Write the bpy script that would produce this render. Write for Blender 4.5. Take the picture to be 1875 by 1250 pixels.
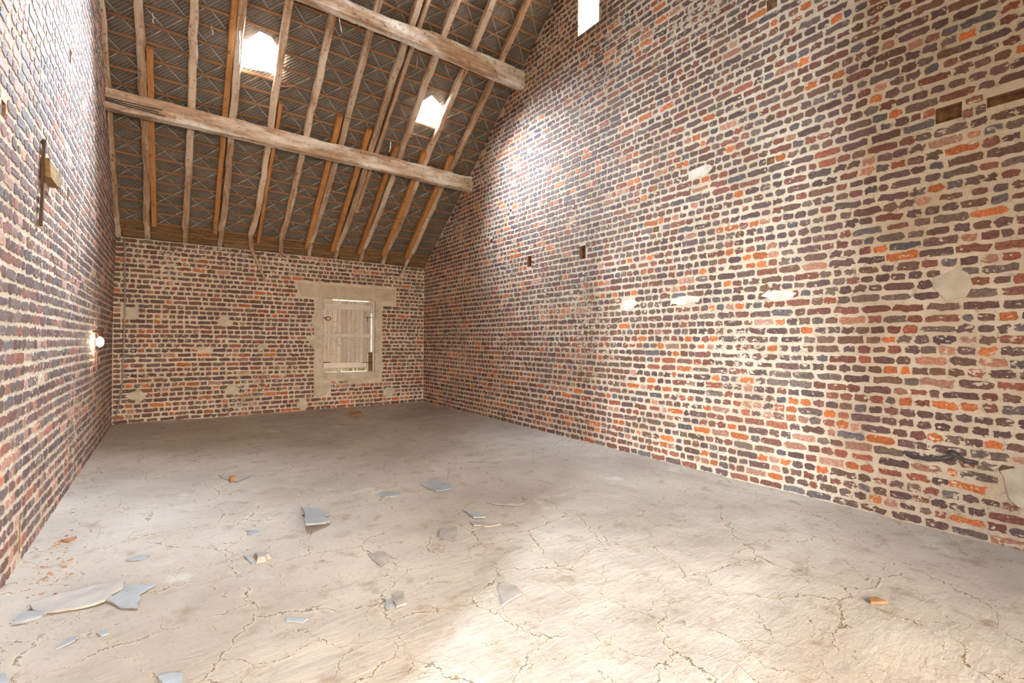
import bpy, bmesh, math, random
import numpy as np
from mathutils import Vector, Matrix, noise

for o in list(bpy.data.objects):
    bpy.data.objects.remove(o, do_unlink=True)
SC = bpy.context.scene
COL = SC.collection
rnd = random.Random(7)

# ------------------------------------------------------------------ camera, world, lights
W = 4.419          # room width (x), left wall at x=0, right wall at x=W
D = 9.5            # room depth, back wall at y=0, front wall at y=-D
TANR = 0.78        # roof pitch
RT = math.atan(TANR); RC, RS = math.cos(RT), math.sin(RT)
Z0 = 2.52          # height of the tile plane over the back wall
CAM = Vector((0.610072, -8.0374, 1.143199))
YAW, PITCH, ROLL, FPX = 0.628057625, -0.0011672, 0.0073916, 862.43


def cam_axes():
    f = Vector((math.sin(YAW) * math.cos(PITCH), math.cos(YAW) * math.cos(PITCH), math.sin(PITCH)))
    r = Vector((math.cos(YAW), -math.sin(YAW), 0))
    u = r.cross(f)
    r2 = r * math.cos(ROLL) + u * math.sin(ROLL)
    u2 = u * math.cos(ROLL) - r * math.sin(ROLL)
    return r2, u2, f


CR, CU, CF = cam_axes()
cd = bpy.data.cameras.new('camera')
cam = bpy.data.objects.new('camera', cd)
COL.objects.link(cam)
cam.matrix_world = Matrix(((CR.x, CU.x, -CF.x, CAM.x), (CR.y, CU.y, -CF.y, CAM.y), (CR.z, CU.z, -CF.z, CAM.z), (0, 0, 0, 1)))
cd.sensor_width = 36
cd.lens = FPX / 1875 * 36
cd.clip_start = 0.05
cd.clip_end = 200
SC.camera = cam

w = bpy.data.worlds.new('sky')
SC.world = w
w.use_nodes = True
bg = w.node_tree.nodes['Background']
bg.inputs[0].default_value = (0.80, 0.90, 1.0, 1)
bg.inputs[1].default_value = 4.0

SC.view_settings.view_transform = 'Standard'
SC.view_settings.look = 'None'
SC.view_settings.gamma = 1
SC.view_settings.use_curve_mapping = False
SC.view_settings.exposure = 0.32


def area(name, loc, target, sx, sy, power, color, spread=180, up='Y'):
    l = bpy.data.lights.new(name, 'AREA')
    l.shape = 'RECTANGLE'; l.size = sx; l.size_y = sy
    l.energy = power; l.color = color; l.spread = math.radians(spread)
    o = bpy.data.objects.new(name, l)
    COL.objects.link(o)
    o.location = loc
    o.rotation_euler = (Vector(target) - Vector(loc)).to_track_quat('-Z', up).to_euler()
    return o


# daylight falling through the two holes in the roof (each just outside its hole)
HOLES = [(1.415, 2.86), (3.45, 2.83)]


def roofpt(u, s, off=0.0):
    """point of the roof plane; off = distance below (inside) the tiles"""
    return Vector((u, -RC * s - RS * off, Z0 + RS * s - RC * off))


def hole_light(name, k, target, power, color):
    c = roofpt(*HOLES[k], 0.0); t = Vector(target)
    o = area(name, c + (c - t).normalized() * 0.45 + Vector((0, 0, 0.12)), c, 0.7, 0.7, power, color, 120)
    return o


hole_light('daylight_roof_hole_a', 0, (0.0, -4.0, 3.1), 620, (0.74, 0.87, 1.0))
hole_light('daylight_roof_hole_b', 1, (W, -3.5, 3.6), 420, (0.70, 0.85, 1.0))
# bright yard seen through the doorway of the left wall, beside the camera
area('daylight_side_door', (-1.16, -8.17, 1.25), (W, -5.6, 1.2), 0.08, 1.9, 300, (0.78, 0.92, 1.0))
# warm fill light, added outside an invented front opening behind the camera
area('fill_front_opening', (2.0, -D - 3.2, 2.3), (2.3, 0, 1.3), 5.0, 3.4, 1550, (1.0, 0.84, 0.66))
area('daylight_gable_slot', (W + 0.45, -4.2, 4.95), (0, -4.3, 3.2), 0.5, 0.5, 330, (0.92, 0.96, 1.0))


# ------------------------------------------------------------------ materials
def mat(name):
    m = bpy.data.materials.new(name)
    m.use_nodes = True
    nt = m.node_tree
    for n in list(nt.nodes):
        nt.nodes.remove(n)
    out = nt.nodes.new('ShaderNodeOutputMaterial')
    b = nt.nodes.new('ShaderNodeBsdfPrincipled')
    b.inputs['Roughness'].default_value = 0.9
    b.inputs['Specular IOR Level'].default_value = 0.2
    nt.links.new(b.outputs[0], out.inputs[0])
    return m, nt, b


class N:
    """small helper around a node tree"""
    def __init__(s, nt): s.nt = nt
    def new(s, t, **k):
        n = s.nt.nodes.new(t)
        for a, v in k.items(): setattr(n, a, v)
        return n
    def put(s, sock, v):
        if hasattr(v, 'is_linked') or isinstance(v, bpy.types.NodeSocket): s.nt.links.new(v, sock)
        else: sock.default_value = v
    def noise(s, vec, scale, detail=3, rough=0.55, dist=0.0):
        n = s.new('ShaderNodeTexNoise')
        s.put(n.inputs['Vector'], vec); n.inputs['Scale'].default_value = scale
        n.inputs['Detail'].default_value = detail; n.inputs['Roughness'].default_value = rough
        n.inputs['Distortion'].default_value = dist
        return n.outputs['Fac']
    def ramp(s, f, a, b, c0=(0, 0, 0, 1), c1=(1, 1, 1, 1)):
        n = s.new('ShaderNodeValToRGB')
        s.put(n.inputs[0], f)
        e = n.color_ramp.elements
        e[0].position = a; e[0].color = c0; e[1].position = b; e[1].color = c1
        return n.outputs[0]
    def rampn(s, f, stops):
        n = s.new('ShaderNodeValToRGB'); s.put(n.inputs[0], f)
        e = n.color_ramp.elements
        while len(e) < len(stops): e.new(0.5)
        for i, (p, c) in enumerate(stops):
            e[i].position = p; e[i].color = (*c, 1)
        return n.outputs[0]
    def mix(s, f, a, b, mode='MIX'):
        n = s.new('ShaderNodeMix', data_type='RGBA', blend_type=mode)
        s.put(n.inputs[0], f); s.put(n.inputs[6], a); s.put(n.inputs[7], b)
        return n.outputs[2]
    def math(s, op, a, b=0.0):
        n = s.new('ShaderNodeMath', operation=op)
        s.put(n.inputs[0], a); s.put(n.inputs[1], b)
        return n.outputs[0]
    def pos(s): return s.new('ShaderNodeNewGeometry').outputs['Position']
    def obj(s): return s.new('ShaderNodeTexCoord').outputs['Object']
    def mapping(s, vec, scale=(1, 1, 1), rot=(0, 0, 0)):
        n = s.new('ShaderNodeMapping'); s.put(n.inputs[0], vec)
        n.inputs['Rotation'].default_value = rot; n.inputs['Scale'].default_value = scale
        return n.outputs[0]
    def bump(s, h, strength, dist, bsdf, prev=None):
        n = s.new('ShaderNodeBump'); n.inputs['Strength'].default_value = strength
        n.inputs['Distance'].default_value = dist; s.put(n.inputs['Height'], h)
        if prev is not None: s.put(n.inputs['Normal'], prev)
        if bsdf is not None: s.nt.links.new(n.outputs[0], bsdf.inputs['Normal'])
        return n.outputs[0]


MORTAR_A = (0.56, 0.45, 0.33); MORTAR_B = (0.72, 0.62, 0.50); MORTAR_C = (0.36, 0.28, 0.21)


def mortar_colour(n, p):
    a = n.noise(p, 3.0, 5, 0.6)
    c = n.rampn(a, [(0.30, MORTAR_A), (0.62, MORTAR_B)])
    d = n.noise(p, 22.0, 4, 0.65)
    c = n.mix(n.ramp(d, 0.58, 0.72), c, (*MORTAR_C, 1))
    soot = n.noise(n.mapping(p, (0.7, 0.7, 0.7)), 1.5, 7, 0.7)
    c = n.mix(n.math('MULTIPLY', n.ramp(soot, 0.58, 0.70), 0.55), c, (0.26, 0.20, 0.15, 1))
    return c


def make_mortar():
    m, nt, b = mat('lime_mortar'); n = N(nt); p = n.pos()
    nt.links.new(mortar_colour(n, p), b.inputs['Base Color'])
    h = n.math('ADD', n.noise(p, 28, 5, 0.6), n.math('MULTIPLY', n.noise(p, 130, 2, 0.5), 0.35))
    n.bump(h, 0.9, 0.016, b)
    b.inputs['Roughness'].default_value = 0.95
    return m


def make_brick(name, source):
    m, nt, b = mat(name); n = N(nt); p = n.pos()
    if source == 'object':
        c = n.new('ShaderNodeObjectInfo').outputs['Color']
    else:
        c = n.new('ShaderNodeAttribute', attribute_name='tint').outputs['Color']
    a = n.noise(p, 55, 6, 0.72)
    c = n.mix(1.0, c, n.ramp(a, 0.30, 0.72, (0.48, 0.47, 0.47, 1), (1.5, 1.45, 1.42, 1)), 'MULTIPLY')
    # grains and flecks of lime on the faces
    fl = n.noise(p, 150, 2, 0.5)
    c = n.mix(n.ramp(fl, 0.73, 0.78), c, (0.55, 0.45, 0.35, 1))
    # mortar smeared over the faces by the pointing trowel
    sm = n.noise(n.mapping(p, (1, 1, 1.7)), 17, 6, 0.72)
    big = n.noise(p, 1.1, 3, 0.5)
    k = n.math('ADD', sm, n.math('MULTIPLY', n.math('SUBTRACT', big, 0.5), 0.35))
    c = n.mix(n.ramp(k, 0.60, 0.62), c, mortar_colour(n, p))
    nt.links.new(c, b.inputs['Base Color'])
    n.bump(n.math('ADD', a, n.math('MULTIPLY', sm, 0.8)), 0.5, 0.006, b)
    b.inputs['Roughness'].default_value = 0.72
    b.inputs['Specular IOR Level'].default_value = 0.35
    return m


def make_plaster(name, c0, c1):
    m, nt, b = mat(name); n = N(nt); p = n.pos()
    nt.links.new(n.rampn(n.noise(p, 7, 5, 0.62), [(0.32, c0), (0.66, c1)]), b.inputs['Base Color'])
    n.bump(n.noise(p, 34, 7, 0.68), 0.8, 0.014, b)
    return m


def make_wood(name, dark, light, pale=None, pale_at=0.6, axis=(1, 14, 14), scale=3.0, spots=True, bump=0.5):
    m, nt, b = mat(name); n = N(nt)
    ad = n.new('ShaderNodeVectorMath', operation='MULTIPLY_ADD')
    n.put(ad.inputs[0], n.new('ShaderNodeObjectInfo').outputs['Random']); ad.inputs[1].default_value = (37, 19, 53)
    n.put(ad.inputs[2], n.obj()); p = ad.outputs[0]
    v = n.mapping(p, axis)
    g = n.noise(v, scale, 6, 0.65, 0.6)
    c = n.rampn(g, [(0.30, dark), (0.68, light)])
    if pale:
        q = n.noise(n.mapping(p, (0.8, 3, 3)), 1.6, 4, 0.6)
        c = n.mix(n.ramp(q, pale_at - 0.06, pale_at + 0.1), c, (*pale, 1))
    rv = n.math('ADD', n.math("MULTIPLY", n.new("ShaderNodeObjectInfo").outputs["Random"], 0.22), 0.60)
    c = n.mix(1.0, c, n.ramp(rv, 0.0, 1.0, (0, 0, 0, 1), (1.5, 1.5, 1.5, 1)), 'MULTIPLY')
    if spots:
        t = n.noise(p, 20, 6, 0.75)
        c = n.mix(n.ramp(t, 0.56, 0.68), c, (dark[0] * .45, dark[1] * .42, dark[2] * .4, 1))
    nt.links.new(c, b.inputs['Base Color'])
    n.bump(g, bump, 0.006, b)
    b.inputs['Roughness'].default_value = 0.8
    return m


def make_tile():
    m, nt, b = mat('ribbed_roof_tile'); n = N(nt); p = n.obj(); q = n.pos()
    wv = n.new('ShaderNodeTexWave', wave_type='BANDS', bands_direction='X', wave_profile='SIN')
    n.put(wv.inputs['Vector'], p)
    wv.inputs['Scale'].default_value = 11.5; wv.inputs['Distortion'].default_value = 0.3
    wv.inputs['Detail'].default_value = 1.0; wv.inputs['Detail Scale'].default_value = 3.0
    a = n.noise(q, 6, 4, 0.6)
    c = n.rampn(a, [(0.30, (0.095, 0.085, 0.075)), (0.68, (0.21, 0.185, 0.16))])
    c = n.mix(n.math('MULTIPLY', wv.outputs['Fac'], 0.55), c, (0.30, 0.245, 0.20, 1))
    c = n.mix(n.ramp(n.noise(q, 3.2, 6, 0.7), 0.66, 0.74), c, (0.42, 0.37, 0.32, 1))
    nt.links.new(c, b.inputs['Base Color'])
    n.bump(wv.outputs['Fac'], 0.9, 0.006, b)
    b.inputs['Roughness'].default_value = 0.75
    return m


def make_floor():
    m, nt, b = mat('cracked_earth_floor'); n = N(nt); p = n.pos()
    big = n.noise(p, 0.9, 5, 0.6)
    c = n.rampn(big, [(0.30, (0.35, 0.30, 0.255)), (0.55, (0.475, 0.425, 0.37)), (0.75, (0.56, 0.52, 0.465))])
    med = n.noise(p, 7, 6, 0.65)
    c = n.mix(n.ramp(med, 0.55, 0.72), c, (0.32, 0.245, 0.185, 1))
    c = n.mix(n.ramp(n.noise(p, 2.3, 4, 0.6), 0.62, 0.74), c, (0.60, 0.58, 0.53, 1))
    # cracks: three nets of warped cells at different sizes
    warp = n.new('ShaderNodeTexNoise'); n.put(warp.inputs['Vector'], p)
    warp.inputs['Scale'].default_value = 5.0; warp.inputs['Detail'].default_value = 6; warp.inputs['Roughness'].default_value = 0.65
    vm = n.new('ShaderNodeVectorMath', operation='MULTIPLY_ADD')
    n.put(vm.inputs[0], warp.outputs['Color']); vm.inputs[1].default_value = (0.22, 0.22, 0.0); n.put(vm.inputs[2], p)
    pw = vm.outputs[0]
    cracks = None; ridge = None
    for sc, wd, lo, hi in ((2.1, 0.008, 0.40, 0.48), (4.4, 0.010, 0.46, 0.54)):
        v = n.new('ShaderNodeTexVoronoi', feature='DISTANCE_TO_EDGE', voronoi_dimensions='2D')
        n.put(v.inputs['Vector'], pw); v.inputs['Scale'].default_value = sc
        line = n.ramp(v.outputs['Distance'], wd * 0.25, wd, (1, 1, 1, 1), (0, 0, 0, 1))
        wide = n.ramp(v.outputs['Distance'], wd, wd * 4, (1, 1, 1, 1), (0, 0, 0, 1))
        mask = n.ramp(n.noise(p, sc * 0.9, 3, 0.6), lo, hi)
        line = n.math('MULTIPLY', line, mask); wide = n.math('MULTIPLY', wide, mask)
        cracks = line if cracks is None else n.math('MAXIMUM', cracks, line)
        ridge = wide if ridge is None else n.math('MAXIMUM', ridge, wide)
    c = n.mix(n.math('MULTIPLY', ridge, 0.35), c, (0.68, 0.58, 0.43, 1))
    c = n.mix(n.math('MULTIPLY', cracks, 0.95), c, (0.12, 0.075, 0.045, 1))
    nt.links.new(c, b.inputs['Base Color'])
    fine = n.noise(p, 60, 4, 0.7)
    c = n.mix(n.math('MULTIPLY', n.ramp(fine, 0.56, 0.68), 0.45), c, (0.24, 0.19, 0.15, 1))
    nt.links.new(c, b.inputs['Base Color'])
    st = n.noise(n.mapping(p, (2.4, 8, 1), (0, 0, math.radians(-30))), 3.4, 6, 0.62, 0.4)
    h = n.math('ADD', n.math('MULTIPLY', st, 0.65), n.math('MULTIPLY', n.noise(p, 9, 7, 0.68), 0.75))
    h = n.math('ADD', h, n.math('MULTIPLY', ridge, 0.10))
    h = n.math('SUBTRACT', h, n.math('MULTIPLY', cracks, 0.6))
    h = n.math('ADD', h, n.math('MULTIPLY', n.noise(p, 90, 3, 0.6), 0.10))
    n.bump(h, 0.42, 0.020, b)
    b.inputs['Roughness'].default_value = 0.85
    return m


def make_plain(name, c, rough=0.8, spec=0.3, metal=0.0, vary=0.25, scale=20, bump=0.2):
    m, nt, b = mat(name); n = N(nt); p = n.obj()
    a = n.noise(p, scale, 4, 0.6)
    lo = tuple(x * (1 - vary) for x in c); hi = tuple(min(1, x * (1 + vary)) for x in c)
    nt.links.new(n.rampn(a, [(0.3, lo), (0.7, hi)]), b.inputs['Base Color'])
    if bump: n.bump(a, bump, 0.004, b)
    b.inputs['Roughness'].default_value = rough; b.inputs['Specular IOR Level'].default_value = spec
    b.inputs['Metallic'].default_value = metal
    return m


M = {}
M['mortar'] = make_mortar()
M['brick_o'] = make_brick('fired_brick', 'object')
M['brick_a'] = make_brick('fired_brick_mass', 'attribute')
M['plaster'] = make_plaster('grey_cement_render', (0.47, 0.40, 0.31), (0.68, 0.60, 0.48))
M['plaster_w'] = make_plaster('white_lime_patch', (0.60, 0.55, 0.46), (0.80, 0.76, 0.68))
M['concrete'] = make_plaster('concrete_lintel', (0.46, 0.37, 0.27), (0.62, 0.52, 0.40))
M['tile'] = make_tile()
M['floor'] = make_floor()
M['oldwood'] = make_wood('old_pale_rafter_wood', (0.22, 0.12, 0.065), (0.60, 0.41, 0.28), (0.64, 0.52, 0.41), 0.52)
M['newwood'] = make_wood('orange_rafter_wood', (0.32, 0.14, 0.05), (0.52, 0.26, 0.10), None)
M['batten'] = make_wood('batten_wood', (0.19, 0.10, 0.05), (0.38, 0.21, 0.12), None, scale=5, spots=False)
M['beam'] = make_wood('weathered_beam_wood', (0.26, 0.15, 0.085), (0.64, 0.46, 0.33), (0.84, 0.80, 0.74), 0.50, axis=(1, 9, 9))
M['plate'] = make_wood('dark_eaves_wood', (0.07, 0.04, 0.02), (0.26, 0.16, 0.08), None)
M['shutter'] = make_wood('whitewashed_shutter_wood', (0.46, 0.38, 0.31), (0.68, 0.60, 0.51), None, axis=(12, 12, 1), bump=0.3, spots=True)
M['ledge'] = make_wood('whitewashed_ledge_wood', (0.58, 0.50, 0.43), (0.76, 0.69, 0.62), None, bump=0.3, spots=False)
M['iron'] = make_plain('rusty_iron', (0.10, 0.055, 0.035), 0.7, 0.4, 0.5)
M['steel'] = make_plain('dull_grey_rod', (0.10, 0.09, 0.085), 0.5, 0.5, 0.6)
M['cable'] = make_plain('grey_cable', (0.30, 0.26, 0.23), 0.6, 0.4)
M['slate'] = make_plain('blue_grey_sheet', (0.30, 0.32, 0.34), 0.45, 0.5, vary=0.18, scale=9)
M['slate_d'] = make_plain('dark_grey_sheet', (0.33, 0.29, 0.26), 0.6, 0.4, vary=0.25, scale=9)
M['pale'] = make_plain('pale_paper_sheet', (0.38, 0.355, 0.32), 0.6, 0.35, vary=0.18, scale=6)
M['tan'] = make_plain('tan_chip', (0.38, 0.20, 0.10), 0.8, 0.2)
M['stone'] = make_plain('brown_stone', (0.28, 0.20, 0.13), 0.85, 0.2)
M['pocket'] = make_plain('bare_brick_pocket', (0.30, 0.17, 0.10), 0.9, 0.1, vary=0.4, scale=25, bump=0.5)
M['tile_lip'] = make_plain('brightened_tile_lip', (0.42, 0.38, 0.33), 0.8, 0.3, vary=0.5, scale=12)  # colour paler than the tiles, so the thin lips look lit
M['endwood'] = make_wood('brown_end_grain', (0.16, 0.085, 0.03), (0.42, 0.27, 0.12), None, axis=(6, 6, 6))
M['web'] = make_plain('dusty_cobweb', (0.66, 0.64, 0.60), 0.9, 0.1)
M['ground'] = make_plaster('dry_grass_ground', (0.26, 0.22, 0.08), (0.42, 0.32, 0.14))


# ------------------------------------------------------------------ helpers
def link_mesh(name, verts, faces, material, parent=None, smooth=False):
    me = bpy.data.meshes.new(name)
    me.from_pydata([tuple(v) for v in verts], [], faces)
    me.materials.append(material)
    if smooth:
        me.polygons.foreach_set('use_smooth', [True] * len(me.polygons))
    me.update()
    o = bpy.data.objects.new(name, me)
    COL.objects.link(o)
    if parent is not None: o.parent = parent
    return o


def link_bm(name, bm, material, parent=None, smooth=False):
    bmesh.ops.recalc_face_normals(bm, faces=bm.faces)
    me = bpy.data.meshes.new(name)
    bm.to_mesh(me); bm.free()
    me.materials.append(material)
    if smooth: me.polygons.foreach_set('use_smooth', [True] * len(me.polygons))
    o = bpy.data.objects.new(name, me)
    COL.objects.link(o)
    if parent is not None: o.parent = parent
    return o


def tag(o, label, cat, group=None):
    o['label'] = label; o['category'] = cat
    if group: o['group'] = group
    return o


def structure(o):
    o['kind'] = 'structure'
    return o


def empty(name, loc=(0, 0, 0)):
    o = bpy.data.objects.new(name, None); COL.objects.link(o); o.location = loc
    o.empty_display_size = 0.1
    return o


def beam_mesh(length, b, h, seed, jit=0.004, nseg=None, taper=0.0, bend=None):
    """rough-sawn timber along local x from 0 to length, width b (y), height h (z), bevelled and slightly waney"""
    r = random.Random(seed)
    nseg = nseg or max(3, int(length / 0.22))
    c = min(b, h) * 0.12
    prof = [(-b / 2 + c, -h / 2), (b / 2 - c, -h / 2), (b / 2, -h / 2 + c), (b / 2, h / 2 - c),
            (b / 2 - c, h / 2), (-b / 2 + c, h / 2), (-b / 2, h / 2 - c), (-b / 2, -h / 2 + c)]
    vs = []; fs = []
    for i in range(nseg + 1):
        x = length * i / nseg
        k = 1 - taper * i / nseg
        oy = (r.random() - .5) * jit * 2; oz = (r.random() - .5) * jit * 2
        if bend: by, bz = bend(i / nseg); oy += by; oz += bz
        for (y, z) in prof:
            vs.append((x, y * k + oy + (r.random() - .5) * jit, z * k + oz + (r.random() - .5) * jit))
    for i in range(nseg):
        for j in range(8):
            a = i * 8 + j; b2 = i * 8 + (j + 1) % 8
            fs.append((a, b2, b2 + 8, a + 8))
    fs.append(tuple(range(7, -1, -1))); fs.append(tuple(nseg * 8 + j for j in range(8)))
    return vs, fs


def frame_from(p0, p1, up):
    x = (Vector(p1) - Vector(p0)).normalized()
    z = (Vector(up) - x * Vector(up).dot(x)).normalized()
    y = z.cross(x)
    return Matrix(((x.x, y.x, z.x, p0[0]), (x.y, y.y, z.y, p0[1]), (x.z, y.z, z.z, p0[2]), (0, 0, 0, 1)))


def timber(name, p0, p1, b, h, up, material, parent=None, seed=0, **k):
    L = (Vector(p1) - Vector(p0)).length
    vs, fs = beam_mesh(L, b, h, seed, **k)
    o = link_mesh(name, vs, fs, material, parent)
    o.matrix_local = frame_from(p0, p1, up)
    return o


def tube_mesh(pts, radius, sides=8):
    pts = [Vector(p) for p in pts]
    vs = []; fs = []
    ref = Vector((0.13, 0.31, 0.94))
    for i, p in enumerate(pts):
        t = (pts[min(i + 1, len(pts) - 1)] - pts[max(i - 1, 0)]).normalized()
        a = t.cross(ref).normalized(); b = t.cross(a)
        rr = radius(i / (len(pts) - 1)) if callable(radius) else radius
        for j in range(sides):
            an = 2 * math.pi * j / sides
            vs.append(p + a * math.cos(an) * rr + b * math.sin(an) * rr)
    for i in range(len(pts) - 1):
        for j in range(sides):
            k = (j + 1) % sides
            fs.append((i * sides + j, i * sides + k, (i + 1) * sides + k, (i + 1) * sides + j))
    fs.append(tuple(range(sides - 1, -1, -1))); fs.append(tuple((len(pts) - 1) * sides + j for j in range(sides)))
    return vs, fs


def tube(name, pts, radius, material, parent=None, sides=8):
    o0 = Vector(pts[0])
    vs, fs = tube_mesh([Vector(p) - o0 for p in pts], radius, sides)
    o = link_mesh(name, vs, fs, material, parent, smooth=True)
    o.location = o0
    return o


def project(P):
    d = P - CAM
    z = d.dot(CF)
    if z < 0.05: return None
    return 937.5 + FPX * d.dot(CR) / z, 625 - FPX * d.dot(CU) / z


# ------------------------------------------------------------------ floor and ground outside
def smooth_noise(x, y, f, seed=0.0):
    return noise.noise(Vector((x * f + seed, y * f, seed)))


vs = []; fs = []
nx, ny = 201, 431
for j in range(ny):
    for i in range(nx):
        x = W * i / (nx - 1); y = -D * j / (ny - 1)
        z = 0.012 * smooth_noise(x, y, 1.3) + 0.005 * smooth_noise(x, y, 6, 4.2)
        edge = min(x, W - x, -y)
        z += 0.014 * max(0, 1 - edge / 0.12) + 0.006 * max(0, smooth_noise(x, y, 9, 8)) * max(0, 1 - edge / 0.25)
        vs.append((x, y, z - 0.006))
for j in range(ny - 1):
    for i in range(nx - 1):
        a = j * nx + i
        fs.append((a, a + nx, a + nx + 1, a + 1))
floor = structure(link_mesh('floor', vs, fs, M['floor'], smooth=True))


def floor_z(x, y):
    return 0.012 * smooth_noise(x, y, 1.3) + 0.005 * smooth_noise(x, y, 6, 4.2) - 0.006


g = 60
structure(link_mesh('ground_outside', [(-g, -g - 6, -0.35), (g, -g - 6, -0.35), (g, g, -0.35), (-g, g, -0.35)], [(0, 1, 2, 3)], M['ground']))

# ------------------------------------------------------------------ walls
TH = 0.32


def lean(z): return max(0.0, z - 1.2) * 0.025


MAPS = {
    'back': lambda u, v, n: Vector((u, -n, v)),
    'right': lambda u, v, n: Vector((W - n, -u, v)),
    'left': lambda u, v, n: Vector((lean(v) + n, -u, v)),
    'front': lambda u, v, n: Vector((u, -D + n, v)),
}


def gable(u): return Z0 + TANR * min(u, D - u) - 0.045


def build_wall(side, u0, u1, vtop, holes, pockets):
    mp = MAPS[side]
    us = sorted({u0, u1} | {x for h in holes + [p[:4] for p in pockets] for x in h[:2]})
    vv = sorted({-0.3, vtop, 1.2} | {x for h in holes + [p[:4] for p in pockets] for x in h[2:4]})
    bm = bmesh.new(); grid = {}
    for i, a in enumerate(us):
        for j, b in enumerate(vv): grid[i, j] = bm.verts.new((a, b, 0))
    allh = holes + [p[:4] for p in pockets]
    for i in range(len(us) - 1):
        for j in range(len(vv) - 1):
            cu = (us[i] + us[i + 1]) / 2; cv = (vv[j] + vv[j + 1]) / 2
            if any(h[0] < cu < h[1] and h[2] < cv < h[3] for h in allh): continue
            bm.faces.new((grid[i, j], grid[i + 1, j], grid[i + 1, j + 1], grid[i, j + 1]))
    if side in ('left', 'right'):
        for sgn, c in ((1, 0.0), (-1, D)):
            # line v = Z0-.045 + TANR*u   or with u -> D-u
            no = Vector((-TANR * sgn, 1, 0)).normalized()
            co = Vector((c, Z0 - 0.045, 0))
            bmesh.ops.bisect_plane(bm, geom=bm.verts[:] + bm.edges[:] + bm.faces[:], plane_co=co, plane_no=no, clear_outer=True)
    bmesh.ops.delete(bm, geom=[v for v in bm.verts if not v.link_faces], context='VERTS')
    r = bmesh.ops.extrude_face_region(bm, geom=bm.faces[:])
    for v in r['geom']:
        if isinstance(v, bmesh.types.BMVert): v.co.z = -TH
    for v in bm.verts:
        v.co = mp(v.co.x, v.co.y, v.co.z)
    o = structure(link_bm('wall_' + side, bm, M['mortar']))
    for k, p in enumerate(pockets):          # liners of the brick-sized pockets
        a, b, c, d, dep = p; a += .002; b -= .002; c += .002; d -= .002
        dep = min(dep, 0.065)
        bx = [mp(u, v, n) for n in (0.0, -dep) for (u, v) in ((a, c), (b, c), (b, d), (a, d))]
        e = 0.03
        bx2 = [mp(u, v, n) for n in (-0.004, -dep - e) for (u, v) in ((a - .0012, c - .0012), (b + .0012, c - .0012), (b + .0012, d + .0012), (a - .0012, d + .0012))]
        f = [(0, 1, 5, 4), (1, 2, 6, 5), (2, 3, 7, 6), (3, 0, 4, 7), (4, 5, 6, 7)]
        # slightly thick liner so that it is a shell, not paper
        q = [tuple(8 + i for i in reversed(t)) for t in f] + [(0, 8, 9, 1), (1, 9, 10, 2), (2, 10, 11, 3), (3, 11, 8, 0)]
        link_mesh('brick_pocket', bx + bx2, f + q, M['pocket'], o)
    return o


WIN = (2.625, 3.50, 0.585, 1.828)
POCK_R = [(3.12, 3.21, 2.115, 2.26, 0.11), (4.10, 4.20, 2.085, 2.235, 0.10), (2.22, 2.29, 2.575, 2.635, 0.08),
          (7.215, 7.335, 2.495, 2.59, 0.10), (7.44, 7.60, 2.505, 2.565, 0.07), (6.19, 6.27, 3.76, 3.85, 0.10),
          (6.20, 6.26, 2.545, 2.60, 0.03), (5.12, 5.19, 2.21, 2.26, 0.03), (2.72, 2.76, 2.93, 2.97, 0.06)]
POCK_L = [(3.60, 3.67, 3.02, 3.12, 0.08), (3.48, 3.55, 2.10, 2.20, 0.08), (4.63, 4.67, 0.05, 0.21, 0.08),
          (5.06, 5.13, 2.09, 2.16, 0.06), (3.02, 3.034, .40, .60, .04), (2.995, 3.009, .60, .80, .04)]
FILL_GAP_F = (0.30, 2.75, -0.3, 2.42)  # invented opening in the unseen front wall, sized to shape the fill light
DOOR_L = (7.40, 7.94, -0.3, 2.1)
SLOT = (4.055, 4.375, 4.68, 5.10)
walls = {
    'back': build_wall('back', -TH, W + TH, 2.478, [WIN], []),
    'left': build_wall('left', 0.0, D, 7.0, [DOOR_L], POCK_L),
    'right': build_wall('right', 0.0, D, 7.0, [SLOT], POCK_R),
    'front': build_wall('front', -TH, W + TH, 2.478, [FILL_GAP_F], []),
}
NORM = {'back': ((1, 0, 0), (0, 0, 1), (0, -1, 0)), 'right': ((0, -1, 0), (0, 0, 1), (-1, 0, 0)),
        'left': ((0, -1, 0), (0, 0, 1), (1, 0, 0)), 'front': ((1, 0, 0), (0, 0, 1), (0, 1, 0))}

# brick outlines: ragged where the mortar laps over the arris
BR = random.Random(21)


def brick_shape(w, h, ragged=1.0):
    out = []
    n_l = 4 if w < 0.12 else 6
    def side(a, b, n):
        for i in range(n):
            t = i / n
            out.append([a[0] + (b[0] - a[0]) * t, a[1] + (b[1] - a[1]) * t])
    c = [(-w / 2, -h / 2), (w / 2, -h / 2), (w / 2, h / 2), (-w / 2, h / 2)]
    side(c[0], c[1], n_l); side(c[1], c[2], 3); side(c[2], c[3], n_l); side(c[3], c[0], 3)
    cr = BR.uniform(0.62, 0.95)
    for p in out:
        k = cr if (abs(abs(p[0]) - w / 2) < 1e-6 and abs(abs(p[1]) - h / 2) < 1e-6) else 1.0
        p[0] = p[0] * (1 - (1 - k) * 0.35 * min(1, h / w * 1.6)) + BR.gauss(0, 0.0035) * ragged
        p[1] = p[1] * k + BR.gauss(0, 0.0029) * ragged
    n = len(out)
    vs = [(x * 1.05, y * 1.06, -0.005) for x, y in out]
    zt = 0.003
    vs += [(x * 0.97, y * 0.95, zt + BR.gauss(0, 0.0005)) for x, y in out]
    fs = [(i, (i + 1) % n, n + (i + 1) % n, n + i) for i in range(n)] + [tuple(range(n, 2 * n))]
    return vs, fs


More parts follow.
